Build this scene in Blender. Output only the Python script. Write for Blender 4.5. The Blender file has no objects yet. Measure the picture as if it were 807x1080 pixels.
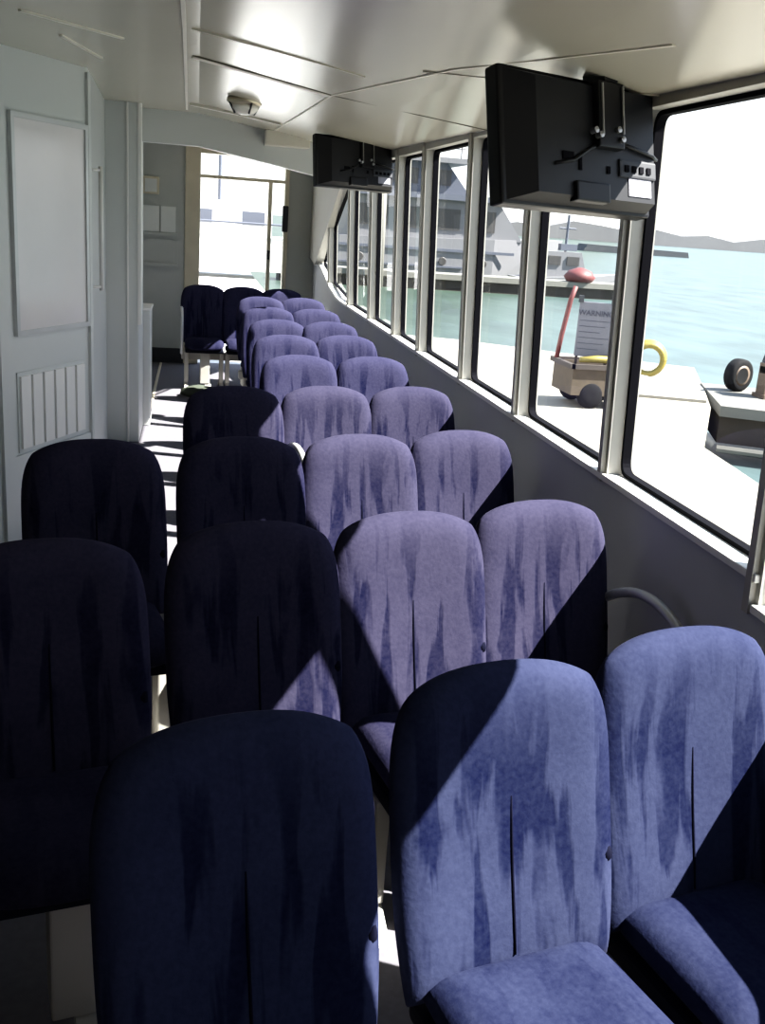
import bpy, bmesh, math, random
from mathutils import Vector, Matrix
random.seed(7)
SC = bpy.context.scene
COL = SC.collection
PI = math.pi

# ------------------------------------------------------------------ materials
def newmat(name):
    m = bpy.data.materials.new(name); m.use_nodes = True
    nt = m.node_tree; nt.nodes.clear()
    out = nt.nodes.new('ShaderNodeOutputMaterial')
    b = nt.nodes.new('ShaderNodeBsdfPrincipled')
    nt.links.new(b.outputs[0], out.inputs[0])
    return m, nt, b, out

def N(nt, t, **kw):
    n = nt.nodes.new(t)
    for k, v in kw.items(): setattr(n, k, v)
    return n

def mat(name, col, rough=.5, metal=0, var=.12, scale=6., bump=0., emit=None, spec=.5, stretch=(1, 1, 1)):
    """principled with a slight procedural mottling of the colour"""
    m, nt, b, out = newmat(name)
    tc = N(nt, 'ShaderNodeTexCoord'); mp = N(nt, 'ShaderNodeMapping')
    mp.inputs['Scale'].default_value = stretch
    nz = N(nt, 'ShaderNodeTexNoise'); nz.inputs['Scale'].default_value = scale; nz.inputs['Detail'].default_value = 4
    mx = N(nt, 'ShaderNodeMix', data_type='RGBA')
    c = Vector(col)
    mx.inputs[6].default_value = (*(c * (1 - var)), 1); mx.inputs[7].default_value = (*[min(1, q) for q in c * (1 + var)], 1)
    nt.links.new(tc.outputs['Object'], mp.inputs[0]); nt.links.new(mp.outputs[0], nz.inputs[0])
    nt.links.new(nz.outputs['Fac'], mx.inputs[0]); nt.links.new(mx.outputs[2], b.inputs['Base Color'])
    b.inputs['Roughness'].default_value = rough; b.inputs['Metallic'].default_value = metal
    b.inputs['Specular IOR Level'].default_value = spec
    if bump:
        bp = N(nt, 'ShaderNodeBump'); bp.inputs['Strength'].default_value = bump; bp.inputs['Distance'].default_value = .01
        nt.links.new(nz.outputs['Fac'], bp.inputs['Height']); nt.links.new(bp.outputs[0], b.inputs['Normal'])
    if emit:
        b.inputs['Emission Color'].default_value = (*emit[0], 1); b.inputs['Emission Strength'].default_value = emit[1]
    return m

def velvet(streak=True):
    """crushed velvet: vertical brushed streaks plus mottling, tinted by the object's colour"""
    m, nt, b, out = newmat('crushed velvet')
    L = nt.links.new
    tc = N(nt, 'ShaderNodeTexCoord'); oi = N(nt, 'ShaderNodeObjectInfo')
    off = N(nt, 'ShaderNodeVectorMath', operation='SCALE'); off.inputs[0].default_value = (9.3, 4.1, 7.7)
    L(oi.outputs['Random'], off.inputs['Scale'])
    add = N(nt, 'ShaderNodeVectorMath', operation='ADD')
    L(tc.outputs['Object'], add.inputs[0]); L(off.outputs[0], add.inputs[1])
    # long vertical streaks
    mp = N(nt, 'ShaderNodeMapping'); mp.inputs['Scale'].default_value = (15, 4, 1.9)
    L(add.outputs[0], mp.inputs[0])
    n1 = N(nt, 'ShaderNodeTexNoise'); n1.inputs['Scale'].default_value = 1.25; n1.inputs['Detail'].default_value = 3
    n1.inputs['Roughness'].default_value = .5; n1.inputs['Distortion'].default_value = .35
    L(mp.outputs[0], n1.inputs[0])
    r1 = N(nt, 'ShaderNodeMapRange'); r1.inputs[1].default_value = .405; r1.inputs[2].default_value = .505; r1.interpolation_type = 'SMOOTHSTEP'
    L(n1.outputs['Fac'], r1.inputs[0])
    # broad patches
    n2 = N(nt, 'ShaderNodeTexNoise'); n2.inputs['Scale'].default_value = 6; n2.inputs['Detail'].default_value = 5; n2.inputs['Roughness'].default_value = .65
    L(add.outputs[0], n2.inputs[0])
    n3 = N(nt, 'ShaderNodeTexNoise'); n3.inputs['Scale'].default_value = 90; n3.inputs['Detail'].default_value = 4
    L(add.outputs[0], n3.inputs[0])
    # streaks mostly below the head of the backrest
    sx = N(nt, 'ShaderNodeSeparateXYZ'); L(tc.outputs['Object'], sx.inputs[0])
    hz = N(nt, 'ShaderNodeMapRange'); hz.inputs[1].default_value = 1.02; hz.inputs[2].default_value = .84
    L(sx.outputs['Z'], hz.inputs[0])
    hp = N(nt, 'ShaderNodeMath', operation='MULTIPLY'); 
    inv = N(nt, 'ShaderNodeMath', operation='SUBTRACT'); inv.inputs[0].default_value = 1; L(r1.outputs[0], inv.inputs[1])
    L(inv.outputs[0], hp.inputs[0]); L(hz.outputs[0], hp.inputs[1])      # 1 = dark streak
    def lin(src, k, c):
        q = N(nt, 'ShaderNodeMath', operation='MULTIPLY_ADD'); L(src, q.inputs[0]); q.inputs[1].default_value = k; q.inputs[2].default_value = c; return q.outputs[0]
    v = lin(hp.outputs[0], -.60, .78) if streak else lin(hp.outputs[0], -.16, .50)
    a1 = N(nt, 'ShaderNodeMath', operation='ADD'); L(v, a1.inputs[0]); L(lin(n2.outputs['Fac'], .75, -.35), a1.inputs[1])
    a2 = N(nt, 'ShaderNodeMath', operation='ADD', use_clamp=True); L(a1.outputs[0], a2.inputs[0]); L(lin(n3.outputs['Fac'], .6, -.30), a2.inputs[1])
    ramp = N(nt, 'ShaderNodeMix', data_type='RGBA')
    ramp.inputs[6].default_value = (.0045, .0052, .020, 1); ramp.inputs[7].default_value = (.040, .0365, .065, 1)
    L(a2.outputs[0], ramp.inputs[0])
    tint = N(nt, 'ShaderNodeMix', data_type='RGBA', blend_type='MULTIPLY'); tint.inputs[0].default_value = 1
    L(ramp.outputs[2], tint.inputs[6]); L(oi.outputs['Color'], tint.inputs[7])
    L(tint.outputs[2], b.inputs['Base Color'])
    b.inputs['Roughness'].default_value = .95; b.inputs['Specular IOR Level'].default_value = .03
    b.inputs['Sheen Weight'].default_value = .02; b.inputs['Sheen Roughness'].default_value = .4
    b.inputs['Sheen Tint'].default_value = (.6, .6, 1, 1)
    bp = N(nt, 'ShaderNodeBump'); bp.inputs['Strength'].default_value = .16; bp.inputs['Distance'].default_value = .010
    L(a2.outputs[0], bp.inputs['Height']); L(bp.outputs[0], b.inputs['Normal'])
    return m

def glassmat(name, tint=(.96, .98, .98), refl=.05):
    m = bpy.data.materials.new(name); m.use_nodes = True; nt = m.node_tree; nt.nodes.clear()
    out = N(nt, 'ShaderNodeOutputMaterial'); t = N(nt, 'ShaderNodeBsdfTransparent'); g = N(nt, 'ShaderNodeBsdfGlossy')
    t.inputs[0].default_value = (*tint, 1); g.inputs['Roughness'].default_value = .02
    fr = N(nt, 'ShaderNodeLayerWeight'); pw_ = N(nt, 'ShaderNodeMath', operation='POWER'); pw_.inputs[1].default_value = 4
    nt.links.new(fr.outputs['Facing'], pw_.inputs[0]); ma = N(nt, 'ShaderNodeMath', operation='MULTIPLY_ADD'); ma.inputs[1].default_value = .35; ma.inputs[2].default_value = .03
    nt.links.new(pw_.outputs[0], ma.inputs[0])
    mx = N(nt, 'ShaderNodeMixShader'); nt.links.new(ma.outputs[0], mx.inputs[0])
    nt.links.new(t.outputs[0], mx.inputs[1]); nt.links.new(g.outputs[0], mx.inputs[2]); nt.links.new(mx.outputs[0], out.inputs[0])
    return m

def watermat():
    m, nt, b, out = newmat('harbour water'); L = nt.links.new
    tc = N(nt, 'ShaderNodeTexCoord'); mp = N(nt, 'ShaderNodeMapping'); mp.inputs['Scale'].default_value = (.5, .22, 1)
    n = N(nt, 'ShaderNodeTexNoise'); n.inputs['Scale'].default_value = 1.5; n.inputs['Detail'].default_value = 6
    L(tc.outputs['Object'], mp.inputs[0]); L(mp.outputs[0], n.inputs[0])
    sx = N(nt, 'ShaderNodeSeparateXYZ'); L(tc.outputs['Object'], sx.inputs[0])
    # greener inside the basin by the yacht, bluer in the open harbour
    k = N(nt, 'ShaderNodeMath', operation='MULTIPLY_ADD'); L(sx.outputs['Y'], k.inputs[0]); k.inputs[1].default_value = -.44; k.inputs[2].default_value = 0
    k2 = N(nt, 'ShaderNodeMath', operation='ADD'); L(sx.outputs['X'], k2.inputs[0]); L(k.outputs[0], k2.inputs[1])
    r = N(nt, 'ShaderNodeMapRange'); r.inputs[1].default_value = -5.5; r.inputs[2].default_value = 1.0; L(k2.outputs[0], r.inputs[0])
    mx = N(nt, 'ShaderNodeMix', data_type='RGBA'); mx.inputs[6].default_value = (.032, .050, .038, 1); mx.inputs[7].default_value = (.058, .088, .092, 1)
    L(r.outputs[0], mx.inputs[0])
    m2 = N(nt, 'ShaderNodeMix', data_type='RGBA', blend_type='MULTIPLY'); m2.inputs[0].default_value = 1
    rr = N(nt, 'ShaderNodeMapRange'); rr.inputs[1].default_value = .3; rr.inputs[2].default_value = .7; rr.inputs[3].default_value = .75; rr.inputs[4].default_value = 1.25
    L(n.outputs['Fac'], rr.inputs[0]); L(mx.outputs[2], m2.inputs[6]); L(rr.outputs[0], m2.inputs[7])
    L(m2.outputs[2], b.inputs['Base Color']); b.inputs['Roughness'].default_value = .35; b.inputs['Specular IOR Level'].default_value = .12
    bp = N(nt, 'ShaderNodeBump'); bp.inputs['Strength'].default_value = .5; bp.inputs['Distance'].default_value = .1
    L(n.outputs['Fac'], bp.inputs['Height']); L(bp.outputs[0], b.inputs['Normal'])
    return m

M = dict(
    velvet=velvet(), velvet_seat=velvet(False),
    seam=mat('dark seam piping', (.004, .0045, .012), .9, spec=.05),
    shell=mat('navy back shell', (.005, .006, .014), .8, spec=.1),
    frame=mat('cream seat frame', (.42, .405, .37), .45),
    white=mat('white paint', (.80, .79, .76), .4, var=.04),
    post=mat('window post paint', (.42, .41, .375), .45, var=.05),
    lower=mat('grey lower panel', (0.5000, 0.5125, 0.5375), .7, var=.04, spec=.15),
    wall=mat('pale grey wall laminate', (.60, .62, .61), .4, var=.03, scale=3),
    endwall=mat('grey green end wall', (.46, .48, .475), .5, var=.05),
    ceil=mat('glossy cream ceiling panel', (.56, .53, .44), .22, var=.04, scale=1.2, spec=.6),
    seam_c=mat('ceiling seam strip', (.70, .67, .58), .4),
    dseam=mat('dark ceiling gap', (.10, .09, .07), .6),
    floor=mat('dark deck carpet', (.12, .115, .135), .9, var=.25, scale=40),
    rubber=mat('black window rubber', (.004, .004, .006), .8, spec=.05),
    tv=mat('black television plastic', (.006, .006, .008), .4, spec=.3),
    tv2=mat('dark grey television plastic', (.012, .0125, .016), .45, spec=.3),
    label=mat('white sticker', (.26, .26, .31), .6),
    steel=mat('worn steel', (.35, .35, .36), .35, .8),
    board=mat('glossy white board', (.74, .71, .71), .16, var=.06, scale=4, spec=.6),
    alu=mat('aluminium trim', (.55, .56, .56), .35, .3),
    paper=mat('paper notice', (.72, .74, .74), .8, var=.06),
    beige=mat('beige plastic', (.60, .55, .44), .5),
    brass=mat('lamp ring', (.45, .40, .30), .3, .6),
    lens=mat('lamp lens', (.85, .82, .75), .2),
    dark=mat('dark object', (.03, .032, .04), .7),
    green=mat('dark green cloth', (.045, .055, .04), .9, var=.4, scale=30, bump=.5),
    dock=mat('sunlit concrete', (0.2400, 0.2240, 0.1880), .9, var=.12, scale=3),
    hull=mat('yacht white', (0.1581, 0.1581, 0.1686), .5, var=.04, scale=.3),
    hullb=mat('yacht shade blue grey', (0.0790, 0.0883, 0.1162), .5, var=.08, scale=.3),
    yglass=mat('yacht dark windows', (.045, .042, .042), .4),
    wood=mat('brown cart wood', (0.0595, 0.0434, 0.0266), .8, var=.35, scale=12),
    red=mat('faded red paint', (0.1120, 0.0245, 0.0245), .6),
    yellow=mat('yellow hose', (0.1920, 0.1520, 0.0240), .5),
    tyre=mat('tyre rubber', (.009, .009, .010), .8, spec=.1),
    sign=mat('white sign board', (0.1312, 0.1312, 0.1575), .6, var=.05),
    ink=mat('blue grey print', (.035, .036, .06), .6),
    pontoon=mat('weathered dark pontoon side', (.035, .027, .022), .8, var=.35, scale=5),
    plank=mat('pale pontoon deck', (0.1280, 0.1240, 0.1120), .8),
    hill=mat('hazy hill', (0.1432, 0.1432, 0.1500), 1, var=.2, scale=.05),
    breakw=mat('dark breakwater', (.045, .050, .058), 1),
    pole=mat('white mooring pile', (0.1500, 0.1462, 0.1275), .7),
    brown=mat('dark panelling', (.05, .045, .04), .6),
    bright=mat('bright white topsides', (.62, .62, .60), .5),
    glass=glassmat('clear pane'),
    water=watermat(),
    rust=mat('rusty rim', (.11, .08, .06), .6, .3, var=.4, scale=30),
)

# ------------------------------------------------------------------ mesh helpers
class MB:
    def __init__(s): s.bm = bmesh.new()
    def quad(s, *pts):
        s.bm.faces.new([s.bm.verts.new(p) for p in pts]); return s
    def box(s, x0, x1, y0, y1, z0, z1, bev=0, rot=None, piv=None):
        r = bmesh.ops.create_cube(s.bm, size=1)
        vs = r['verts']
        for v in vs:
            v.co = Vector(((x0 + x1) / 2 + v.co.x * (x1 - x0), (y0 + y1) / 2 + v.co.y * (y1 - y0), (z0 + z1) / 2 + v.co.z * (z1 - z0)))
        if bev:
            es = list({e for v in vs for e in v.link_edges})
            b = bmesh.ops.bevel(s.bm, geom=es, offset=bev, segments=2, affect='EDGES', profile=.6)
            vs = list({v for f in b['faces'] for v in f.verts} | {v for v in vs if v.is_valid})
        if rot is not None:
            bmesh.ops.rotate(s.bm, verts=vs, cent=piv or (0, 0, 0), matrix=rot)
        return s
    def prism(s, poly, d, inv=None):
        """closed polygon extruded by vector d"""
        a = [s.bm.verts.new(p) for p in poly]; b = [s.bm.verts.new(Vector(p) + Vector(d)) for p in poly]
        n = len(a)
        s.bm.faces.new(a); s.bm.faces.new(b[::-1])
        for i in range(n): s.bm.faces.new([a[i], b[i], b[(i + 1) % n], a[(i + 1) % n]])
        return s
    def tube(s, pts, r, n=10, cap=True):
        pts = [Vector(p) for p in pts]; rings = []
        up = None
        for i, p in enumerate(pts):
            t = (pts[min(i + 1, len(pts) - 1)] - pts[max(i - 1, 0)]).normalized()
            if up is None:
                up = t.orthogonal().normalized()
            else:
                up = (up - t * up.dot(t)).normalized()
            bi = t.cross(up)
            rr = r[i] if isinstance(r, (list, tuple)) else r
            rings.append([s.bm.verts.new(p + (up * math.cos(2 * PI * k / n) + bi * math.sin(2 * PI * k / n)) * rr) for k in range(n)])
        for a, b in zip(rings, rings[1:]):
            for k in range(n): s.bm.faces.new([a[k], a[(k + 1) % n], b[(k + 1) % n], b[k]])
        if cap: s.bm.faces.new(rings[0][::-1]); s.bm.faces.new(rings[-1])
        return s
    def lathe(s, prof, c=(0, 0, 0), axis='Z', n=24):
        rings = []
        for (r, h) in prof:
            ring = []
            for k in range(n):
                a = 2 * PI * k / n; x, y = max(r, 1e-4) * math.cos(a), max(r, 1e-4) * math.sin(a)
                p = {'Z': (x, y, h), 'X': (h, x, y), 'Y': (x, h, y)}[axis]
                ring.append(s.bm.verts.new(Vector(p) + Vector(c)))
            rings.append(ring)
        for a, b in zip(rings, rings[1:]):
            for k in range(n): s.bm.faces.new([a[k], a[(k + 1) % n], b[(k + 1) % n], b[k]])
        s.bm.faces.new(rings[0][::-1]); s.bm.faces.new(rings[-1])
        return s
    def build(s, name, m, parent=None, smooth=False, sub=0, loc=None, rotz=None):
        bmesh.ops.recalc_face_normals(s.bm, faces=s.bm.faces)
        me = bpy.data.meshes.new(name); s.bm.to_mesh(me); s.bm.free()
        me.materials.append(m)
        if smooth:
            for p in me.polygons: p.use_smooth = True
        o = bpy.data.objects.new(name, me); COL.objects.link(o)
        if parent is not None: o.parent = parent
        if sub:
            md = o.modifiers.new('sub', 'SUBSURF'); md.levels = sub; md.render_levels = sub
        if loc is not None: o.location = loc
        if rotz is not None: o.rotation_euler.z = rotz
        return o

def tag(o, label, cat, group=None, kind=None):
    o['label'] = label; o['category'] = cat
    if group: o['group'] = group
    if kind: o['kind'] = kind
    return o
def thing(name, label, cat, loc=(0, 0, 0), rotz=0, group=None):
    o = bpy.data.objects.new(name, None); COL.objects.link(o); o.empty_display_size = .05
    o.location = loc; o.rotation_euler.z = rotz
    return tag(o, label, cat, group)
def struct(o, label=None):
    o['kind'] = 'structure'
    if label: o['label'] = label
    return o
def copy_tree(o, parent=None):
    c = o.copy(); COL.objects.link(c); c.parent = parent
    for ch in list(o.children): copy_tree(ch, c)
    return c

# ------------------------------------------------------------------ room shell
XI, XO = 1.35, 1.445            # inner and outer face of the window wall
def xlean(z): return -.05 * max(0, (z - 1.0)) / 1.15
YB, YE = -2.4, 12.0

struct(MB().box(-2.2, 1.5, YB, YE + .1, -.08, 0).build('floor', M['floor']), 'dark carpeted cabin floor')

# ceiling: cambered, rising gently forward
def cz(x, y):
    prof = [(-2.3, 2.42), (0.0, 2.41), (.58, 2.32), (.87, 2.268), (1.35, 2.205), (1.6, 2.18)]
    for (a, za), (b, zb) in zip(prof, prof[1:]):
        if x <= b:
            z = za + (zb - za) * (x - a) / (b - a); break
    return z + .015 * (y - 5)
mb = MB()
xs = [-2.3, 0.0, .30, .58, .87, 1.35, 1.40]; ys = [YB, 2, 5, 8.2, YE + .1]
low = [[mb.bm.verts.new((x, y, cz(x, y))) for y in ys] for x in xs]
top = [[mb.bm.verts.new((x, y, cz(x, y) + .08)) for y in ys] for x in xs]
for i in range(len(xs) - 1):
    for j in range(len(ys) - 1):
        mb.bm.faces.new([low[i][j], low[i][j + 1], low[i + 1][j + 1], low[i + 1][j]])
        mb.bm.faces.new([top[i][j], top[i + 1][j], top[i + 1][j + 1], top[i][j + 1]])
for i in range(len(xs) - 1):
    for j in (0, len(ys) - 1): mb.bm.faces.new([low[i][j], low[i + 1][j], top[i + 1][j], top[i][j]])
for j in range(len(ys) - 1):
    for i in (0, len(xs) - 1): mb.bm.faces.new([low[i][j], low[i][j + 1], top[i][j + 1], top[i][j]])
struct(mb.build('ceiling', M['ceil']), 'glossy cream cabin ceiling')

# seams and cover strips on the ceiling
def strip(pts, w, name, m, h=.006):
    mb = MB()
    for (x0, y0), (x1, y1) in zip(pts, pts[1:]):
        d = Vector((x1 - x0, y1 - y0, 0)).normalized(); n = Vector((-d.y, d.x, 0)) * w / 2
        a, b = Vector((x0, y0, cz(x0, y0) - h)), Vector((x1, y1, cz(x1, y1) - h))
        mb.prism([a + n, b + n, b - n, a - n], (0, 0, h + .01))
    return struct(mb.build(name, m))
strip([(-.045, 0.5), (-.055, 4.0), (-.085, 7.9)], .014, 'trim_1', M['seam_c'], .006)
strip([(-.03, 4.82), (.3, 4.90), (.6, 4.95)], .05, 'trim_2', M['seam_c'], .005)
strip([(-.03, 4.78), (.3, 4.86), (.6, 4.91), (1.0, 4.75), (1.34, 4.7)], .010, 'trim_3', M['dseam'], .003)
strip([(.56, 7.9), (.60, 4.93), (.80, 3.35), (1.05, 2.3)], .012, 'trim_4', M['seam_c'], .003)
strip([(-.06, 7.35), (.25, 7.30), (.55, 7.2)], .05, 'trim_6', M['seam_c'], .012)
strip([(-.03, 4.0), (.3, 4.02), (.62, 4.05)], .008, 'trim_7', M['seam_c'], .005)
strip([(.74, 3.55), (1.0, 3.2), (1.3, 2.9)], .008, 'trim_8', M['seam_c'], .005)
strip([(-.55, 4.55), (-.45, 5.2)], .015, 'trim_9', M['seam_c'], .007)
strip([(-.62, 4.0), (-.30, 4.45)], .015, 'trim_10', M['seam_c'], .007)

# header beam across the cabin
mb = MB()
pl = [(-.42, 8.2), (0, 8.2), (.58, 8.2), (.87, 8.2), (1.40, 8.2)]
poly = [(x, y, cz(x, y) + .02) for x, y in pl] + [(x, y, cz(x, y) - .235) for x, y in pl[::-1]]
mb.prism(poly, (0, .12, 0))
struct(mb.build('trim_11', M['wall']), 'cream beam across the cabin ceiling')
# little end block of the beam
struct(MB().box(.50, .84, 8.05, 8.2, cz(.6, 8.2) - .10, cz(.6, 8.2) + .01, .01).build('trim_12', M['seam_c']))

# window wall --------------------------------------------------------
struct(MB().box(XI, XO - .01, 2.08, 9.4, -.05, 1.0).box(XI, XO - .01, YB, 2.08, -.05, .925).prism([(XI, 9.4, -.05), (XI, YE, -.05), (XI, YE, 1.36), (XI, 11.0, 1.20), (XI, 10.3, 1.07), (XI, 9.75, 1.01), (XI, 9.4, 1.0)], (.085, 0, 0))  # near end stepped down, mostly out of view, to lower its shadow on seats
       .build('wall_right', M['lower']), 'grey lower side wall under the windows')
mb = MB().box(XI - .012, XO - .01, 2.06, 9.4, 1.0, 1.022, .004).box(XI - .012, XO - .01, YB, 2.06, .925, .947, .004)
sl = [(9.4, 1.0), (9.75, 1.01), (10.3, 1.07), (11.0, 1.20), (YE - .02, 1.36)]
for (a, za), (b, zb) in zip(sl, sl[1:]):
    mb.prism([(XI - .012, a, za), (XI - .012, b, zb), (XI - .012, b, zb + .022), (XI - .012, a, za + .022)], (.097, 0, 0))
struct(mb.build('trim_13', M['white']), 'white window sill ledge')

WT = 2.15                      # head of the windows
posts = [-2.3, -.9, .90, 2.05, 3.025, 4.01, 4.95, 6.01, 6.84, 7.88, 9.04, 10.45]
pw = .068
def headz(y):
    return 1.985 if y < 1.95 else 2.15 if y < 3.0 else (2.19 if y <= 9.3 else 2.19 - (y - 9.3) * .45)  # unseen near head set lower to shape the front row shadow
def sillz(y):
    if y < 2.07: return .947  # near sill lowered to shift its shadow on the front row
    for (a, za), (b, zb) in zip([(YB, 1.0)] + sl, sl + [(13, 1.5)]):
        if y <= b: return za + (zb - za) * (y - a) / (b - a) + .022
for i, y in enumerate(posts):
    z0, z1 = sillz(y) - .03, headz(y) + .04
    mb = MB()
    l0, l1 = xlean(z0), xlean(z1)
    mb.prism([(XI + l0 + .005, y, z0), (XO + l0 - .005, y, z0), (XO + l1 - .005, y, z1), (XI + l1 + .005, y, z1)], (0, pw, 0))
    # raised cover strip on the room side
    mb.prism([(XI + l0 - .01, y + .02, z0), (XI + l0 + .006, y + .02, z0), (XI + l1 + .006, y + .02, z1), (XI + l1 - .01, y + .02, z1)], (0, pw - .04, 0))
    struct(mb.build('trim_%d' % (14 + i), M['post']), None)
# header above the windows
mb = MB()
hd = [(YB, 1.985), (2.05, 1.985), (2.06, 2.15), (2.99, 2.15), (3.0, 2.19), (9.3, 2.19), (11.4, 1.25), (YE, 1.3)]  # near end dropped out of view for the front row shadow
lx = xlean(2.15)
mb.prism([(XI + lx, y, z) for y, z in hd] + [(XI + lx, YE, 2.36), (XI + lx, YB, 2.16)], (.09, 0, 0))
struct(mb.build('trim_30', M['post']), 'painted header over the windows')

def rounded(y0, y1, z0a, z0b, z1a, z1b, r, n=5):
    """rounded quadrilateral in (y,z), corners: (y0,z0a) (y1,z0b) (y1,z1b) (y0,z1a)"""
    P = [Vector((y0, z0a)), Vector((y1, z0b)), Vector((y1, z1b)), Vector((y0, z1a))]; out = []
    for i in range(4):
        p, a, b = P[i], P[i - 1], P[(i + 1) % 4]
        u, v = (a - p).normalized() * r, (b - p).normalized() * r
        for k in range(n + 1):
            t = k / n
            out.append((p + u) * (1 - t) ** 2 + p * 2 * t * (1 - t) + (p + v) * t ** 2)
    return out
wins = []
for i in range(len(posts)):
    y0 = posts[i] + pw; y1 = posts[i + 1] if i + 1 < len(posts) else 11.3
    if y1 < -.5: pass
    za, zb, ha, hb = sillz(y0), sillz(y1 if i != 2 else y0), headz(y0 + .01 if y0 > 3.05 else y0), headz(y1 - .05)
    if i == 3: ha = hb = 2.15
    ro = rounded(y0, y1, za, zb, ha, hb, .05); ri = rounded(y0 + .013, y1 - .013, za + .013, zb + .013, ha - .013, hb - .013, .045)
    xg = XO - .045
    mb = MB(); n = len(ro)
    def vt(q, x): return mb.bm.verts.new((x + xlean(q.y), q.x, q.y))
    A = [vt(q, xg) for q in ro]; B = [vt(q, xg) for q in ri]; C_ = [vt(q, xg + .03) for q in ro]; D_ = [vt(q, xg + .03) for q in ri]
    for k in range(n):
        j = (k + 1) % n
        for a, b in ((A, B), (C_, D_), (A, C_), (B, D_)):
            mb.bm.faces.new([a[k], a[j], b[j], b[k]])
    w = struct(mb.build('window_%d' % (i + 1), M['rubber']), None)
    g = MB(); g.bm.faces.new([g.bm.verts.new((xg + .015 + xlean(q.y), q.x, q.y)) for q in ri])
    g.build('pane', M['glass'], w)
    wins.append(w)

# left wall: angled panel wall, return, column ---------------------------
WA = math.radians(25.4); wd = Vector((math.sin(WA), math.cos(WA), 0)); w0 = Vector((-.58, 5.72, 0)); wn = Vector((math.cos(WA), -math.sin(WA), 0))
def wp(s, z, off=0): return w0 + wd * s + wn * off + Vector((0, 0, z))
def wallbox(mb, s0, s1, z0, z1, o0, o1):
    mb.prism([wp(s0, z0, o0), wp(s1, z0, o0), wp(s1, z0, o1), wp(s0, z0, o1)], (0, 0, z1 - z0)); return mb
struct(wallbox(MB(), -2.9, .03, 0, 2.46, -.08, 0).build('wall_left', M['wall']), 'pale panelled wall on the left')
p1 = wp(.03, 0)
struct(MB().prism([p1, (-.66, 8.0, 0), (-.76, 8.0, 0), (p1.x - .1, p1.y, 0)], (0, 0, 2.48)).build('wall_left_return', M['endwall']), 'shaded return wall behind the left panel')
struct(MB().box(-.67, -.415, 7.75, 8.35, 0, 2.52, .012).build('trim_31', M['wall']), 'pale column beside the aisle')
struct(MB().box(-.425, -.395, 7.74, 7.80, .9, 2.46, .008).box(-.50, -.488, 7.735, 7.76, 0, 2.46).build('trim_32', M['white']), 'white corner strip of the column')
struct(MB().box(-.9, -.8, 8.0, YE, 0, 2.52).build('wall_left_rear', M['endwall']), 'grey side wall behind the column')
pl = wp(-2.9, 0)
struct(MB().box(pl.x - .1, pl.x, YB, pl.y + .05, 0, 2.46).build('wall_left_front', M['brown']), 'dark side wall beside the camera')
struct(MB().box(pl.x - .1, 1.445, YB - .1, YB, 0, 2.46).build('wall_back', M['brown']), 'dark wall behind the camera')
# cover strips on the angled wall
mb = MB(); wallbox(mb, -.80, -.71, 0, 2.40, 0, .02); wallbox(mb, .005, .03, 0, 2.40, 0, .018)
struct(mb.build('trim_33', M['wall']), 'upright cover strips of the left panel')
struct(wallbox(MB(), -.72, .0, .40, .52, 0, .014).build('baseboard_left', M['wall']))
# thin vertical rail by the panel
mb = MB(); mb.tube([wp(.10, 1.30, .03), wp(.10, 1.95, .03)], .012); mb.tube([wp(.10, 1.32, .03), wp(.02, 1.32, .0)], .008); mb.tube([wp(.10, 1.93, .03), wp(.02, 1.93, .0)], .008)
tag(mb.build('grab_rail', M['white'], smooth=True), 'thin white upright grab rail right of the framed board', 'rail')

# framed glossy board and louvred vent on the angled wall
t = thing('notice_board', 'tall framed glossy white board on the left panel wall', 'board', wp(-.335, 1.1, 0))
def inv(o): 
    return o.matrix_world.inverted() if False else Matrix.Translation(-o.location)
def part(mb, name, m, parent, **k):
    bmesh.ops.translate(mb.bm, verts=mb.bm.verts, vec=-parent.location)
    return mb.build(name, m, parent, **k)
part(wallbox(MB(), -.645, -.025, 1.135, 2.125, .0, .012), 'board_sheet', M['board'], t)
mb = MB()
wallbox(mb, -.665, -.64, 1.115, 2.145, 0, .022); wallbox(mb, -.03, -.005, 1.115, 2.145, 0, .022)
wallbox(mb, -.64, -.03, 1.115, 1.14, 0, .022); wallbox(mb, -.64, -.03, 2.12, 2.145, 0, .022)
part(mb, 'frame', M['alu'], t)
t = thing('vent_grille', 'white vent grille with upright slats low on the left wall', 'vent', wp(-.355, .5, 0))
mb = MB(); wallbox(mb, -.66, -.05, .53, .935, .0, .008); part(mb, 'backing', M['wall'], t)
for k in range(6):
    s0 = -.645 + k * .1
    part(wallbox(MB(), s0, s0 + .078, .55, .915, .004, .02), 'slat', M['white'], t)

# cabinet behind the column
t = thing('low_cabinet', 'narrow pale low cabinet behind the left column', 'cabinet', (-.55, 8.55, 0))
part(MB().box(-.74, -.36, 8.37, 8.75, 0, .95, .01), 'body', M['wall'], t)
part(MB().box(-.76, -.35, 8.36, 8.76, .95, .972, .006), 'top', M['white'], t)

# floor edge strip in the aisle
mb = MB(); mb.box(-.40, -.375, 8.9, 11.9, 0, .012)
struct(mb.build('trim_34', M['beige']), 'pale strip along the aisle floor')

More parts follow.
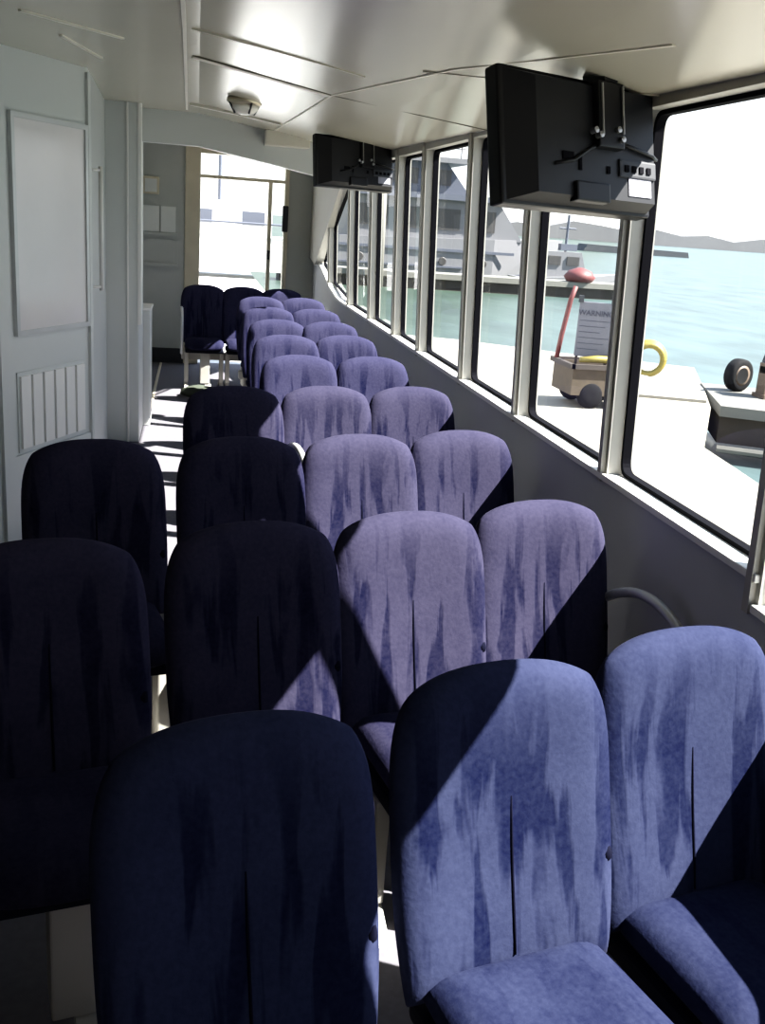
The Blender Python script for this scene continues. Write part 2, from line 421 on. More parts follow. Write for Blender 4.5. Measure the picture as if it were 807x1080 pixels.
# end wall with doorway ---------------------------------------------------
DX0, DX1, DZ = .035, .985, 2.36
mb = MB()
mb.box(-1.0, DX0 - .17, YE, YE + .1, 0, 2.55); mb.box(DX1 + .03, 1.5, YE, YE + .1, 0, 2.55); mb.box(DX0 - .17, DX1 + .03, YE, YE + .1, 2.40, 2.55)
struct(mb.build('wall_end', M['endwall']), 'grey green end wall around the doorway')
mb = MB()
mb.box(DX0 - .17, DX0, YE - .03, YE + .1, 0, 2.42, .01); mb.box(DX1, DX1 + .05, YE - .03, YE + .1, 0, 2.42, .01)
mb.box(DX0, DX1, YE - .02, YE + .1, DZ, 2.42)
mb.box(DX0, DX1, YE, YE + .06, 2.10, 2.135); mb.box(.80, .845, YE, YE + .06, 0, 2.10)
d = struct(mb.build('door_1', M['beige']), 'bright doorway at the far end of the cabin')
g = MB().quad((.845, YE + .03, 0), (DX1, YE + .03, 0), (DX1, YE + .03, 2.1), (.845, YE + .03, 2.1)); g.build('side_pane', M['glass'], d)
g = MB().quad((DX0, YE + .03, 2.135), (DX1, YE + .03, 2.135), (DX1, YE + .03, DZ), (DX0, YE + .03, DZ)); g.build('top_pane', M['glass'], d)
MB().box(.80, .84, YE - .05, YE, 1.25, 1.35, .01).build('door_handle', M['dark'], d)
# dark kick strip
struct(MB().box(-.8, DX0 - .17, YE - .012, YE, 0, .17).build('baseboard_end', M['dark']))
tag(MB().box(.965, 1.03, YE - .07, YE - .001, 1.57, 1.86, .01).build('door_closer', M['dark']), 'small dark box on the right jamb of the far doorway', 'door fitting')
t = thing('wall_speaker', 'small cream box high on the far left end wall', 'box', (-.50, YE, 1.87))
part(MB().box(-.60, -.42, YE - .06, YE, 1.88, 2.07, .01), 'casing', M['beige'], t)
part(MB().box(-.575, -.445, YE - .066, YE - .058, 1.905, 2.045), 'grille', M['paper'], t)
t = thing('leaflet_rack', 'grey leaflet rack with pale papers on the far left end wall', 'rack', (-.41, YE, 1.1))
part(MB().box(-.62, -.21, YE - .02, YE, 1.10, 1.80).box(-.62, -.21, YE - .06, YE - .02, 1.44, 1.47).box(-.62, -.21, YE - .06, YE - .02, 1.10, 1.13), 'frame', M['endwall'], t)
for k, (x0, x1, z0, z1) in enumerate([(-.60, -.42, 1.48, 1.76), (-.40, -.235, 1.48, 1.76), (-.60, -.25, 1.16, 1.40)]):
    part(MB().box(x0, x1, YE - .04, YE - .02, z0, z1), 'leaflet', M['paper'] if k < 2 else M['endwall'], t)

# ------------------------------------------------------------------ ceiling lamp
z = cz(.26, 6.23)
t = thing('ceiling_lamp', 'small round dome lamp on the ceiling', 'lamp', (.26, 6.23, z))
MB().lathe([(.0, .01), (.10, .01), (.105, -.012), (.085, -.03), (.0, -.031)]).build('base_ring', M['brass'], t, smooth=True)
MB().lathe([(.082, -.028), (.078, -.05), (.055, -.072), (.02, -.08), (.0, -.081)]).build('dome', M['lens'], t, smooth=True)
for k in range(4):
    a = k * PI / 2 + .4
    MB().tube([(.095 * math.cos(a), .095 * math.sin(a), -.02), (.06 * math.cos(a), .06 * math.sin(a), -.076)], .006, 6).build('guard_bar', M['dark'], t)

# ------------------------------------------------------------------ passenger seats
def backrest_bm():
    H0, H1, W = .43, 1.03, .245
    nu, nv = 10, 12
    def P(u, v, side):
        t = max(0, (v - .45) / .55); b = max(0, (.35 - v) / .35)
        x = u * W * (1 - .20 * t ** 4.5) * (1 - .08 * b ** 1.6)
        h = H0 + (H1 - H0) * v * (1 - .085 * abs(u) ** 2.8 * t ** 1.5)
        T = .052 if side < 0 else .040
        e = max(0, 1 - abs(u) ** 5) ** .5 * max(0, 1 - abs(2 * v - 1) ** 8) ** .5
        y = side * T * e
        y += .225 * (1 - v) * -1 * .62 - .0        # rake: foot of the back further forward
        y += -.030 * abs(u) ** 2.2 * (1 - .4 * t)     # wings wrap forward
        y += .018 * math.sin(PI * v) + .02
        return (x, y, h)
    mb = MB(); bm = mb.bm
    us = [math.sin(PI / 2 * (-1 + 2 * i / nu)) * .35 + (-1 + 2 * i / nu) * .65 for i in range(nu + 1)]
    vs = [.5 - .5 * math.cos(PI * j / nv) * .45 - .5 * (1 - 2 * j / nv) * .55 for j in range(nv + 1)]
    F, Bk = {}, {}
    for i, u in enumerate(us):
        for j, v in enumerate(vs):
            edge = i in (0, nu) or j in (0, nv)
            F[i, j] = bm.verts.new(P(u, v, -1))
            Bk[i, j] = F[i, j] if edge else bm.verts.new(P(u, v, 1))
    for i in range(nu):
        for j in range(nv):
            bm.faces.new([F[i, j], F[i + 1, j], F[i + 1, j + 1], F[i, j + 1]])
            q = [Bk[i, j], Bk[i, j + 1], Bk[i + 1, j + 1], Bk[i + 1, j]]
            if len(set(q)) == 4 and not all(F[k] is Bk[k] for k in ((i, j), (i, j + 1), (i + 1, j + 1), (i + 1, j))):
                bm.faces.new(q)
    return mb, P
def cushion_bm():
    mb = MB(); bm = mb.bm
    nu, nv = 8, 10
    W0, W1 = .205, .218
    def P(u, v, top):
        w = W0 + (W1 - W0) * v
        r = max(0, (v - .8) / .2)
        x = u * w * (1 - .10 * r ** 2)
        y = -.115 - .41 * v * (1 - .06 * u * u * v)
        e = max(0, 1 - abs(u) ** 6) ** .5 * max(0, 1 - abs(2 * v - 1) ** 10) ** .5
        z = .462 + (.055 if top else -.055) * e + (-.012 * (1 - abs(u) ** 2) if top else 0)
        z -= .035 * r ** 2 - .012 * v
        return (x, y, z)
    A, B = {}, {}
    us = [-1 + 2 * i / nu for i in range(nu + 1)]; vs = [.5 - .5 * math.cos(PI * j / nv) for j in range(nv + 1)]
    for i, u in enumerate(us):
        for j, v in enumerate(vs):
            edge = i in (0, nu) or j in (0, nv)
            A[i, j] = bm.verts.new(P(u, v, True)); B[i, j] = A[i, j] if edge else bm.verts.new(P(u, v, False))
    for i in range(nu):
        for j in range(nv):
            bm.faces.new([A[i, j], A[i + 1, j], A[i + 1, j + 1], A[i, j + 1]])
            ks = ((i, j), (i, j + 1), (i + 1, j + 1), (i + 1, j))
            if not all(A[k] is B[k] for k in ks): bm.faces.new([B[k] for k in ks])
    return mb

seat0 = thing('passenger_seat', 'seat', 'seat')
mbk, PB = backrest_bm()
back = mbk.build('backrest', M['velvet'], seat0, smooth=True, sub=1)
s_ = MB().tube([Vector(PB(0, v, -1)) + Vector((0, -.0005, 0)) for v in [.12, .2, .28, .36, .44, .52, .60]], [.0022, .003, .003, .003, .003, .0025, .0015], 6)
s_.build('center_seam', M['seam'], back, smooth=True)
cushion_bm().build('cushion', M['velvet_seat'], seat0, smooth=True, sub=1)
# moulded shell behind and below the pads
mb = MB()
g = [(-.19, .47), (.19, .47), (.205, .70), (.17, .92), (-.17, .92), (-.205, .70)]
mb.prism([(x, PB(x / .23, (z - .43) / .6, 1)[1] - .012, z) for x, z in g], (0, .03, 0))
mb.box(-.19, .19, -.49, -.10, .38, .42, .012)
mb.build('shell', M['shell'], seat0)
MB().box(-.225, .225, -.30, -.22, .29, .365, .006).build('cross_beam', M['frame'], seat0)
for sx in (-1, 1):
    mb = MB()
    x = sx * .175
    mb.box(x - .02, x + .02, -.38, -.26, .075, .38, .006)
    mb.prism([(x - .018, -.45, 0), (x - .018, -.40, 0), (x - .018, -.28, .08), (x - .018, -.36, .08)], (.036, 0, 0))
    mb.prism([(x - .018, -.06, 0), (x - .018, -.11, 0), (x - .018, -.34, .08), (x - .018, -.27, .11)], (.036, 0, 0))
    mb.build('leg', M['frame'], seat0)
MB().box(-.04, .055, -.45, -.33, .07, .385, .006).build('pedestal_box', M['frame'], seat0)
MB().prism([(.01, -.50, 0), (.01, -.43, 0), (.01, -.36, .065), (.01, -.44, .065)], (.06, 0, 0)).build('pedestal_foot', M['frame'], seat0)
# side bracket between neighbouring seats and an added dark disc standing in for a dark spot
MB().box(.196, .222, -.02, .03, .44, .70, .004).build('side_bracket', M['frame'], seat0)
MB().lathe([(.0, -.012), (.020, -.012), (.022, 0), (.018, .008), (.0, .009)], c=(.212, -.09, .64), axis='X', n=16).build('dark_spot_disc', M['seam'], seat0, smooth=True)

def arm_bm(sx):
    mb = MB(); x = sx * .226
    pts = [(x, -.06, .72), (x, -.12, .76), (x, -.22, .80), (x, -.33, .80), (x, -.43, .76), (x, -.49, .68), (x, -.50, .58), (x, -.46, .46), (x, -.38, .36)]
    # smooth
    P = [Vector(p) for p in pts]
    for _ in range(2):
        Q = [P[0]]
        for a, b in zip(P, P[1:]): Q += [a * .75 + b * .25, a * .25 + b * .75]
        P = Q + [P[-1]]
    mb.tube(P, .015, 8); return mb
arm_r = arm_bm(1).build('armrest', M['alu'], None, smooth=True)
arm_l = arm_bm(-1).build('armrest', M['alu'], None, smooth=True)

ROWS = ['front row', 'second row', 'third row', 'fourth row', 'fifth row', 'sixth row', 'seventh row', 'eighth row', 'ninth row', 'tenth and last row']
seats = []
def S(row, colname, x, y, deg, arms=''): seats.append((row, colname, x, y, deg, arms))
Ls = [(.075, 1.41), (.155, 2.44), (.165, 3.44), (.175, 4.49)]
Ms = [(.565, 1.59), (.585, 2.55), (.60, 3.54), (.605, 4.59), (.58, 5.62), (.585, 6.56), (.60, 7.52), (.60, 8.48), (.60, 9.50)]
Rs = [(1.00, 1.74), (1.01, 2.69), (1.02, 3.67), (1.03, 4.67), (1.01, 5.69), (1.00, 6.70), (1.00, 7.54), (1.00, 8.53), (1.00, 9.62)]
degs = [13, 11, 10.5, 10, 9, 8, 6, 5, 5]
for i, (x, y) in enumerate(Ls): S(i, 'L', x, y, degs[i], 'r' if i == 3 else '')
for i, (x, y) in enumerate(Ms): S(i, 'M', x, y, degs[i], '')
for i, (x, y) in enumerate(Rs): S(i, 'R', x, y, degs[i], 'r' if i in (0, 1) else '')
S(1, 'F', -.335, 2.28, 12); S(2, 'F', -.325, 3.33, 11)
S(9, 'L', .08, 10.62, 2, 'l'); S(9, 'M', .49, 10.62, 2); S(9, 'R', .88, 10.62, 2)
DESC = {
 ('L', 0): 'navy velvet seat back in deep shade, closest to the camera at bottom left',
 ('M', 0): 'blue velvet front row seat, middle of three, crossed by a diagonal shadow',
 ('R', 0): 'sunlit blue velvet front row seat at the bottom right beside the window wall',
 ('F', 1): 'dark navy seat cut off by the left picture edge, aisle end of the second row',
 ('L', 1): 'dark navy second row seat with a sunlit lower right corner',
 ('M', 1): 'sunlit purple second row seat with dark upper left corner',
 ('R', 1): 'sunlit purple second row window seat beside the curved wall armrest',
 ('F', 2): 'dark navy third row aisle seat in front of the left wall vent',
 ('L', 2): 'dark navy third row seat with a thin sunlit lower right edge',
 ('M', 2): 'sunlit lavender third row seat, third of four across, small dark corner',
 ('R', 2): 'sunlit lavender third row seat next to the window wall',
 ('L', 3): 'dark navy fourth row seat on the aisle beside sun patches on the floor',
 ('M', 3): 'sunlit lavender fourth row seat in the middle column',
 ('R', 3): 'sunlit lavender fourth row seat next to the window wall',
 ('L', 9): 'dark last row seat on the aisle with a pale armrest before the bright doorway',
 ('M', 9): 'dark last row seat in the middle before the bright doorway',
 ('R', 9): 'dark last row seat nearest the far right wall, mostly hidden'}
first = True
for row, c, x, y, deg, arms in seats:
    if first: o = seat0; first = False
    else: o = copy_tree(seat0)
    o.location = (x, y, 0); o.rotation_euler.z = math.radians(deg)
    side = 'window' if c == 'R' else 'middle'
    o['label'] = DESC.get((c, row)) or 'sunlit purple velvet %s column seat in the %s' % (side, ROWS[row])
    o['group'] = 'velvet passenger seats in rows'
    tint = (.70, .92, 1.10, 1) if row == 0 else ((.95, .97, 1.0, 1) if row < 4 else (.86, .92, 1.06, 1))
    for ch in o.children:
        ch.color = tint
    for a in arms:
        src = arm_r if a == 'r' else arm_l
        q = src.copy(); COL.objects.link(q); q.parent = o
bpy.data.objects.remove(arm_r); bpy.data.objects.remove(arm_l)

# cloth bundle on the floor by the last row
mb = MB(); bmesh.ops.create_icosphere(mb.bm, subdivisions=3, radius=1)
for v in mb.bm.verts:
    p = v.co.copy(); k = 1 + .18 * math.sin(7 * p.x + 3 * p.y) * math.cos(5 * p.y + 4 * p.z)
    v.co = Vector((p.x * .19 * k, p.y * .13 * k, max(0, .045 + p.z * .06 * k)))
tag(mb.build('cloth_bundle', M['green'], smooth=True, loc=(.05, 9.85, 0)), 'dark green cloth bundle on the floor by the last aisle seat', 'cloth')

# ------------------------------------------------------------------ televisions
def television(label, loc, rz, w, h, tilt):
    t = thing('television', label, 'television', loc, rz, 'televisions hung from the ceiling')
    R = Matrix.Rotation(math.radians(.6), 4, 'Y') @ Matrix.Rotation(tilt, 4, 'X')
    def pt(mb, name, m, **k):
        bmesh.ops.transform(mb.bm, matrix=R, verts=mb.bm.verts)
        return mb.build(name, m, t, **k)
    # origin at top centre of the back; back faces -Y, screen +Y
    pt(MB().box(-w / 2, w / 2, -.02, .035, -h, 0, .008), 'front_bezel', M['tv'])
    mb = MB()
    a = [(-w * .47, -.02, -.01), (w * .47, -.02, -.01), (w * .47, -.02, -h + .01), (-w * .47, -.02, -h + .01)]
    b = [(-w * .33, -.06, -.03), (w * .46, -.06, -.03), (w * .46, -.06, -h + .03), (-w * .33, -.06, -h + .03)]
    A = [mb.bm.verts.new(p) for p in a]; B = [mb.bm.verts.new(p) for p in b]
    mb.bm.faces.new(B); mb.bm.faces.new(A[::-1])
    for i in range(4): mb.bm.faces.new([A[i], A[(i + 1) % 4], B[(i + 1) % 4], B[i]])
    hs = pt(mb, 'back_cover', M['tv2'])
    pt(MB().box(-w * .46, w * .46, .035, .038, -h + .03, -.025), 'screen', M['tv'])
    pt(MB().box(.02, .12, -.085, -.05, -.20, -.02, .005).box(.045, .095, -.085, .0, -.02, .045), 'bracket', M['tv'])
    pt(MB().tube([(.03, -.09, -.17), (.03, -.09, -.03)], .0035).tube([(.11, -.09, -.16), (.11, -.09, -.03)], .0035), 'bracket_rods', M['steel'])
    for (x, z) in [(.0, -.16), (.09, -.15), (.105, -.175), (.02, -.17)]:
        pt(MB().lathe([(.0, -.012), (.009, -.010), (.009, .01), (.0, .01)], c=(x, -.085, z), axis='Y', n=8), 'bolt', M['steel'])
    pt(MB().box(w * .20, w * .46, -.068, -.03, -h * .74, -h * .60, .006), 'socket_panel', M['dark'])
    for k in range(4): pt(MB().box(w * .23 + k * .03, w * .23 + k * .03 + .016, -.072, -.066, -h * .70, -h * .65), 'socket', M['rubber'])
    pt(MB().box(-.06, .07, -.074, -.04, -h + .015, -h + .07, .006), 'cable_box', M['tv'])
    pt(MB().tube([(.10, -.066, -h * .48), (.18, -.07, -h * .52), (.25, -.068, -h * .55), (.285, -.05, -h * .56)], .006, 6).tube([(-.13, -.062, -h * .70), (-.06, -.067, -h * .66), (.0, -.067, -h * .56), (.07, -.067, -h * .48)], .005, 6), 'cable', M['tv'], smooth=True)
    pt(MB().box(w * .27, w * .43, -.063, -.0595, -h + .045, -h + .11), 'sticker', M['label'])
    for (a, b, c, e) in [(-.1, -.06, -h * .66, -h * .60), (w * .12, w * .14, -h + .10, -h + .12), (-.04, -.03, -h + .1, -h + .14)]:
        pt(MB().box(a, b, -.064, -.0595, c, e), 'slot', M['rubber'])
    return t
television('large dark television seen from behind, hung beside the big window', (1.03, 2.90, 2.195), math.radians(23), .575, .365, math.radians(-13))
television('smaller looking dark television hung further down the cabin', (1.03, 7.1, 2.295), math.radians(18), .58, .335, math.radians(-10))

# ------------------------------------------------------------------ outside
def xy(x, y, z=0): return (x, y, z)
WZ = -.62
mb = MB().quad((-300, -200, WZ), (900, -200, WZ), (900, 900, WZ), (-300, 900, WZ))
o = mb.build('harbour_water', M['water']); tag(o, 'pale green and blue harbour water outside the windows', 'water', kind='stuff')
# quay
qp = [(1.75, -8), (1.75, 16.8), (4.16, 15.9), (5.55, 14.8), (7.3, 13.75), (6.35, 11.6), (5.75, 10.3), (4.59, 8.34), (4.47, 7.54), (4.35, 6.78), (4.1, 4.5), (4.0, -8)]
struct(MB().prism([(x, y, -1.6) for x, y in qp], (0, 0, 1.6)).build('ground', M['dock']), 'sunlit concrete quay beside the boat')
# low kerb along the quay edge
tag(MB().prism([(4.95, 10.9, 0), (5.85, 10.6, 0), (5.95, 10.9, 0), (5.0, 11.2, 0)], (0, 0, .035)).build('concrete_kerb', M['dock']), 'low pale concrete kerb on the quay in front of the yellow hose coil', 'kerb')
# pontoon beyond the gap
t = thing('pontoon', 'weathered pontoon with a dark side beyond the quay gap', 'pontoon', (7, 11, -.3))
part(MB().prism([(5.9, 10.35, -.10), (6.55, 12.1, -.10), (12, 9.6, -.10), (11.2, 7.4, -.10)], (0, 0, .12)), 'deck', M['plank'], t)
part(MB().prism([(5.95, 10.42, -.42), (6.55, 12.0, -.42), (11.9, 9.6, -.42), (11.2, 7.5, -.42)], (0, 0, .32)), 'side', M['pontoon'], t)
part(MB().tube([(5.9, 10.3, -.46), (11.1, 7.35, -.46)], .05, 8), 'fender', M['plank'], t)
# hose coil
t = thing('hose_coil', 'yellow hose coil standing on the quay by the water', 'hose', (5.98, 12.55, .0))
R = Matrix.Rotation(math.radians(-18), 4, 'Z')
mb = MB()
for k in range(3):
    ring = [Vector(((.19 + .012 * k) * math.cos(a), -.05 + .05 * k, .24 + (.19 + .012 * k) * math.sin(a))) for a in [2 * PI * i / 28 for i in range(29)]]
    mb.tube(ring, .042, 8, cap=False)
bmesh.ops.transform(mb.bm, matrix=R, verts=mb.bm.verts); mb.build('hose', M['yellow'], t, smooth=True)
MB().box(-.16, .16, -.08, .1, 0, .03).build('stand', M['white'], t)
# wheel and outboard on the pontoon
t = thing('trailer_wheel', 'black tyred wheel standing on the pontoon', 'wheel', (6.72, 11.5, .02))
R = Matrix.Rotation(math.radians(68), 4, 'Z') @ Matrix.Rotation(PI / 2, 4, 'Y') 
mb = MB().lathe([(.12, -.07), (.17, -.08), (.20, -.06), (.205, 0), (.20, .06), (.17, .08), (.12, .07)], n=28)
R = Matrix.Translation((0, 0, .205)) @ Matrix.Rotation(math.radians(20), 4, 'Z') @ Matrix.Rotation(PI / 2, 4, 'X')
bmesh.ops.transform(mb.bm, matrix=R, verts=mb.bm.verts); mb.build('tyre', M['tyre'], t, smooth=True)
mb = MB().lathe([(0, -.03), (.04, -.085), (.06, -.05), (.125, -.075), (.13, .0), (.125, .075), (0, .05)], n=20)
bmesh.ops.transform(mb.bm, matrix=R, verts=mb.bm.verts); mb.build('rim', M['rust'], t, smooth=True)
t = thing('outboard_motor', 'dark outboard motor on a rusty stand at the right picture edge', 'motor', (6.98, 11.05, .02))
MB().prism([(-.16, -.12, .42), (.2, -.12, .42), (.24, -.12, .62), (.10, -.12, .80), (-.10, -.12, .66)], (0, .26, 0)).build('cowling', M['dark'], t)
MB().box(-.05, .07, -.06, .08, .05, .44, .01).build('shaft', M['steel'], t)
MB().box(-.22, .28, -.14, .14, .0, .05).box(-.2, -.15, -.1, .1, .05, .42).box(.2, .25, -.1, .1, .05, .42).box(-.2, .25, -.08, .08, .30, .38).build('stand', M['rust'], t)

# cart with warning sign
t = thing('hand_cart', 'brown wooden hand cart on dark wheels parked on the quay', 'cart', (4.45, 10.25, 0))
mb = MB(); mb.box(-.50, .15, -.28, .28, .14, .17).box(-.50, .15, -.30, -.27, .14, .44).box(-.50, .15, .27, .30, .14, .44).box(-.53, -.50, -.30, .30, .14, .44).box(.15, .18, -.30, .30, .14, .44)
mb.build('tray', M['wood'], t)
mb = MB(); mb.box(-.56, .20, -.33, -.29, .42, .47).box(-.56, .20, .29, .33, .42, .47).box(-.57, -.52, -.33, .33, .42, .47).box(.16, .21, -.33, .33, .42, .47)
mb.build('rim', M['pontoon'], t)
for x in (-.30, .05):
    for y in (-.27, .27):
        MB().lathe([(.03, -.035), (.11, -.04), (.145, -.02), (.145, .02), (.11, .04), (.03, .035)], c=(x, y, .145), axis='Y', n=20).build('wheel', M['tyre'], t, smooth=True)
MB().tube([(-.545, .2, .47), (-.52, .2, .7), (-.46, .2, 1.1), (-.42, .2, 1.24)], .028, 8).build('pull_handle', M['red'], t, smooth=True)
tag(MB().tube([(4.0, 10.00, .512), (4.2, 10.02, .522), (4.4, 10.0, .52), (4.58, 10.02, .512)], [.03, .04, .04, .03], 8).build('yellow_rope', M['yellow'], smooth=True), 'yellow rope lying across the top of the cart', 'rope')
t = thing('warning_sign', 'white warning sign board standing upright in the brown cart', 'sign', (4.19, 10.18, .30), math.radians(-22))
MB().box(-.185, .185, 0, .02, .22, .80, .006).build('panel', M['sign'], t)
MB().box(-.17, -.14, .02, .05, -.13, .8).box(.14, .17, .02, .05, -.13, .8).build('stake', M['wood'], t)
cu = bpy.data.curves.new('heading', 'FONT'); cu.body = 'WARNING'; cu.size = .076; cu.align_x = 'CENTER'; cu.extrude = .002; cu.offset = .002
cu.materials.append(M['ink'])
h = bpy.data.objects.new('heading', cu); COL.objects.link(h); h.parent = t; h.location = (0, -.003, .66); h.rotation_euler = (PI / 2, 0, 0)
bpy.context.view_layer.update()
hm = bpy.data.meshes.new_from_object(h.evaluated_get(bpy.context.evaluated_depsgraph_get())); bpy.data.objects.remove(h)
h = bpy.data.objects.new('heading', hm); COL.objects.link(h); h.parent = t; h.location = (0, -.003, .66); h.rotation_euler = (PI / 2, 0, 0)
mb = MB()
for k in range(6): mb.box(-.16, .16 - .05 * (k % 3), -.002, .001, .60 - k * .06, .608 - k * .06)
mb.build('small_print', M['ink'], t)
MB().box(-.20, -.145, -.015, .03, .79, .86).box(.145, .20, -.015, .03, .79, .86).build('clip', M['dark'], t)
# red buoy / cover on the pier beyond
tag(MB().lathe([(0, 0), (.5, .02), (.62, .2), (.45, .42), (.12, .55), (0, .56)], n=16).build('red_buoy', M['red'], smooth=True, loc=(14.75, 38.0, -.02)), 'red buoy on the floating pier above the warning sign', 'buoy')

# floating pier
t = thing('floating_pier', 'long floating pier with a pale top across the basin', 'pier', (10, 38.3, -.6))
part(MB().box(3, 17.2, 37.6, 39.2, -.22, -.02), 'deck', M['pole'], t)
part(MB().box(3, 17.2, 37.7, 39.1, -.75, -.22), 'float', M['pontoon'], t)
# mooring piles
tag(MB().tube([(6.72, 37.3, -1.6), (6.60, 37.3, 3.9)], .13, 12).build('mooring_pile', M['pole'], smooth=True), 'tall white mooring pile at the floating pier', 'pile')
tag(MB().tube([(20.5, 46.5, -1.6), (20.7, 46.5, 1.2)], .12, 10).build('mooring_pile', M['hullb'], smooth=True), 'short grey mooring pile in open water by the big window', 'pile')

# large yacht
t = thing('motor_yacht', 'large white motor yacht with several decks moored across the basin', 'yacht', (9, 50, WZ))
def part2(mb, name, m, **k): return part(mb, name, m, t, **k)
hullp = [(6.5, 47.6), (14, 47.6), (17, 48.6), (18.3, 50), (17, 51.4), (14, 52.4), (6.5, 52.4)]
mb = MB(); lo = [mb.bm.verts.new((x if x < 15 else 15 + (x - 15) * .8, y, WZ - .3)) for x, y in hullp]; hi = [mb.bm.verts.new((x, y, 1.0 + max(0, x - 8) * .04)) for x, y in hullp]
mb.bm.faces.new(lo[::-1]); mb.bm.faces.new(hi)
for i in range(7): mb.bm.faces.new([lo[i], lo[(i + 1) % 7], hi[(i + 1) % 7], hi[i]])
part2(mb, 'hull', M['hull'])
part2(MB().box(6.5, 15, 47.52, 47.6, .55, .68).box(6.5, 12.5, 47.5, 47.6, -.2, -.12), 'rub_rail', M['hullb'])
for k in range(4): part2(MB().lathe([(0, -.03), (.17, -.03), (.2, .0), (0, .02)], c=(7.5 + k * 2, 47.55, .1), axis='Y', n=12), 'porthole', M['yglass'])
part2(MB().prism([(7, 48, 1.0), (15.5, 48, 1.2), (14.2, 48, 2.9), (7, 48, 2.9)], (0, 4, 0)), 'main_cabin', M['hull'])
for k in range(4): part2(MB().box(7.4 + k * 1.75, 8.8 + k * 1.75, 47.94, 48, 1.55, 2.5), 'cabin_window', M['yglass'])
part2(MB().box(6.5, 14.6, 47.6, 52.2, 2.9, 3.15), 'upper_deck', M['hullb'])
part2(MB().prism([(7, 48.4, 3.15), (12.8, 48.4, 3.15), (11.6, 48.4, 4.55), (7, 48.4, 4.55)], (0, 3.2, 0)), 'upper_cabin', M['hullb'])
for k in range(3): part2(MB().box(7.4 + k * 1.6, 8.6 + k * 1.6, 48.34, 48.4, 3.55, 4.25), 'upper_window', M['yglass'])
part2(MB().box(6.5, 12.6, 47.9, 52, 4.55, 4.78), 'sun_deck', M['hull'])
mb = MB()
for k in range(6): mb.tube([(6.6 + k * 1.1, 47.95, 4.78), (6.6 + k * 1.1, 47.95, 5.6)], .03, 6)
mb.tube([(6.6, 47.95, 5.6), (12.3, 47.95, 5.6)], .04, 6); mb.tube([(6.6, 47.95, 5.2), (12.3, 47.95, 5.2)], .025, 6)
part2(mb, 'railing', M['hull'])
part2(MB().tube([(7, 50, 4.7), (7, 50, 9.5)], .12, 8).tube([(7, 49, 8), (7, 51, 8)], .06, 6).tube([(10.6, 50, 4.7), (10.6, 50, 8.5)], .08, 8), 'mast', M['hull'], smooth=True)
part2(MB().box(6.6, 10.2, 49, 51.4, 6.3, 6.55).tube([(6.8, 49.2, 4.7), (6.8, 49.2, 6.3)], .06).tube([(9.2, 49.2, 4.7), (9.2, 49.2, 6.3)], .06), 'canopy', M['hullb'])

# small white workboat
t = thing('work_boat', 'small white cabin boat with a mast past the yacht bow', 'boat', (18.6, 46, WZ))
hp = [(14.6, 45), (18.2, 45), (20.2, 46), (18.2, 47), (14.6, 47)]
mb = MB(); lo = [mb.bm.verts.new((17 + (x - 17) * .85, y, WZ - .2)) for x, y in hp]; hi = [mb.bm.verts.new((x, y, -.3 + max(0, x - 16) * .1)) for x, y in hp]
mb.bm.faces.new(lo[::-1]); mb.bm.faces.new(hi)
for i in range(5): mb.bm.faces.new([lo[i], lo[(i + 1) % 5], hi[(i + 1) % 5], hi[i]])
part(mb, 'hull', M['hull'], t)
part(MB().prism([(15.6, 45.4, -.3), (18.0, 45.4, -.2), (17.6, 45.4, .95), (15.8, 45.4, .95)], (0, 1.2, 0)), 'cabin', M['hull'], t)
part(MB().box(16.0, 16.6, 45.34, 45.4, .35, .75).box(16.9, 17.5, 45.34, 45.4, .35, .75), 'cabin_window', M['yglass'], t)
part(MB().tube([(17.0, 46, .9), (17.0, 46, 2.6)], .06, 6).tube([(16.6, 46, 2.0), (17.4, 46, 2.0)], .04, 6).box(16.7, 17.5, 45.8, 46.2, 1.0, 1.3), 'mast', M['hullb'], t)

# far shore
tag(MB().prism([(58, 150, -1.0), (76, 150, -1.0), (75.6, 150, .2), (59, 150, .45)], (0, 4, 0)).build('breakwater', M['breakw']), 'dark low breakwater on the horizon', 'breakwater')
def hill(name, x0, x1, y, hs, m, lab):
    mb = MB(); n = len(hs)
    mb.prism([(x0, y, -2)] + [(x0 + (x1 - x0) * i / (n - 1), y, h) for i, h in enumerate(hs)] + [(x1, y, -2)], (0, 30, 0))
    tag(mb.build(name, m), lab, 'shore')
random.seed(3)
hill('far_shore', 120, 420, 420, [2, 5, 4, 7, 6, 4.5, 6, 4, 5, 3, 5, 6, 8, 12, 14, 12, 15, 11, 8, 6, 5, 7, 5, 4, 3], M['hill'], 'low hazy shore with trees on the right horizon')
hill('far_headland', 70, 118, 430, [7, 8, 8, 9, 9, 8, 9, 7, 8, 7, 6, 6, 5, 4, 3], M['hill'], 'hazy grey headland behind the yacht')
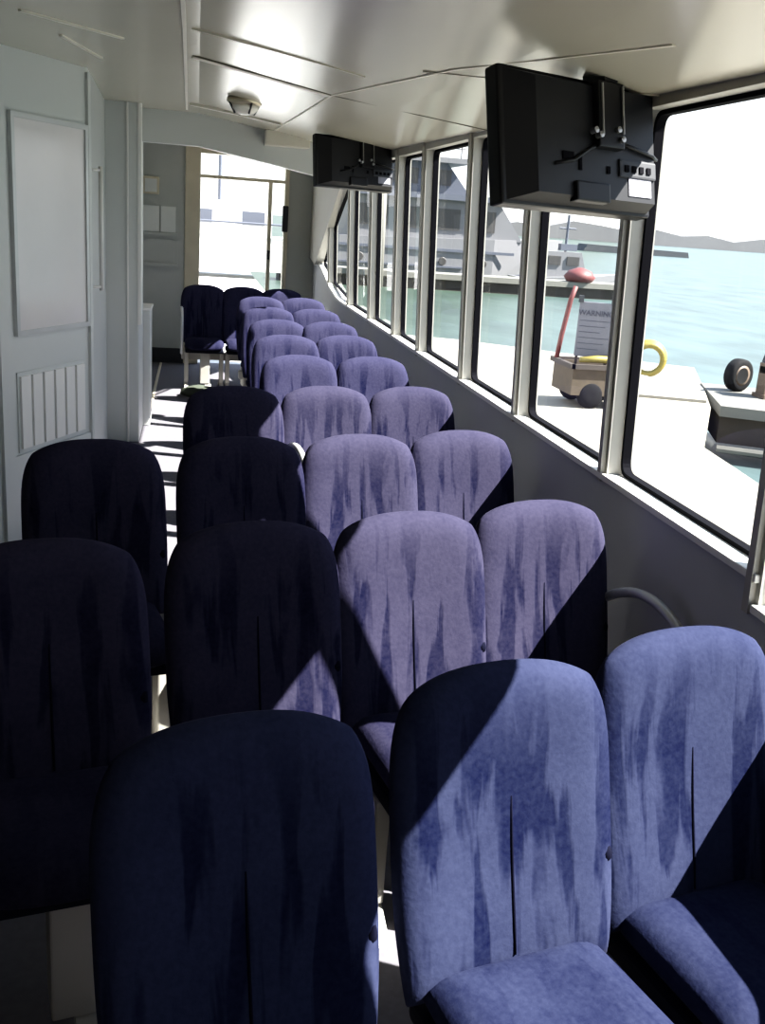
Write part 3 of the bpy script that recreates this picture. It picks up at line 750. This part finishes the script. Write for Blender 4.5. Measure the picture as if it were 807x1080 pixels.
# light quay and boats seen through the far doorway
struct(MB().box(-8, 1.6, YE + .1, 34, -.12, -.02).build('path', M['bright']), 'sunlit foredeck and quay beyond the far doorway')
t = thing('moored_boat', 'washed out white boat seen through the far doorway', 'boat', (1.2, 28, 0))
part(MB().prism([(-1.5, 28, 0.2), (3.2, 28, 0.2), (3.6, 28, 1.1), (-1.8, 28, 1.1)], (0, 2, 0)), 'hull', M['bright'], t)
part(MB().box(-.6, 2.0, 28.2, 29.8, 1.1, 2.0, .05), 'cabin', M['bright'], t)
part(MB().box(-.3, .4, 28.14, 28.2, 1.4, 1.75).box(1.2, 1.8, 28.14, 28.2, 1.4, 1.75), 'cabin_window', M['hullb'], t)
part(MB().tube([(.6, 29, 2.0), (.6, 29, 4.6)], .05, 6), 'mast', M['hullb'], t)
part(MB().tube([(-1.7, 27.9, 1.45), (3.5, 27.9, 1.45)], .03, 6).tube([(-1.7, 27.9, 1.1), (-1.7, 27.9, 1.45)], .03, 6).tube([(3.5, 27.9, 1.1), (3.5, 27.9, 1.45)], .03, 6), 'rail', M['hullb'], t)

# ------------------------------------------------------------------ light
SUN_K = 3.1
sd = bpy.data.lights.new('sun', 'SUN'); sd.energy = 34; sd.angle = math.radians(.5); sd.color = (1, .955, .88)
so = bpy.data.objects.new('sun', sd); COL.objects.link(so)
d = Vector((-1, 1 / SUN_K, -1.22)).normalized()
so.rotation_euler = d.to_track_quat('-Z', 'Y').to_euler()
so.location = (10, -6, 14)

w = bpy.data.worlds.new('sky'); SC.world = w; w.use_nodes = True; nt = w.node_tree; nt.nodes.clear()
out = N(nt, 'ShaderNodeOutputWorld'); bg = N(nt, 'ShaderNodeBackground')
tc = N(nt, 'ShaderNodeTexCoord'); sx = N(nt, 'ShaderNodeSeparateXYZ'); mr = N(nt, 'ShaderNodeMapRange'); mx = N(nt, 'ShaderNodeMix', data_type='RGBA')
mr.inputs[1].default_value = 0; mr.inputs[2].default_value = .7
mx.inputs[6].default_value = (1.0, 1.0, .98, 1); mx.inputs[7].default_value = (.50, .68, 1.0, 1)
nt.links.new(tc.outputs['Generated'], sx.inputs[0]); nt.links.new(sx.outputs['Z'], mr.inputs[0]); nt.links.new(mr.outputs[0], mx.inputs[0])
nt.links.new(mx.outputs[2], bg.inputs[0]); bg.inputs[1].default_value = 2.0
nt.links.new(bg.outputs[0], out.inputs[0])

# ------------------------------------------------------------------ camera
cd = bpy.data.cameras.new('camera'); cam = bpy.data.objects.new('camera', cd); COL.objects.link(cam)
cd.sensor_fit = 'HORIZONTAL'; cd.sensor_width = 36; cd.lens = 36 * 1050 / 807; cd.clip_end = 2000; cd.clip_start = .02
CX = Vector((0.982095, -0.175253, 0.069107)).normalized(); CF = Vector((0.187718, 0.941258, -0.280706)).normalized(); CU = CX.cross(CF)
m = Matrix((CX, CU, -CF)).transposed().to_4x4(); m.translation = (0, 0, 1.78)
cam.matrix_world = m
SC.camera = cam
SC.view_settings.view_transform = 'Standard'; SC.view_settings.look = 'None'; SC.view_settings.exposure = 0
SC.view_settings.use_curve_mapping = True
cv = SC.view_settings.curve_mapping; c4 = cv.curves[3]
for p in [(.025, .0165), (.09, .082), (.22, .22)]: c4.points.new(*p)
cv.update()
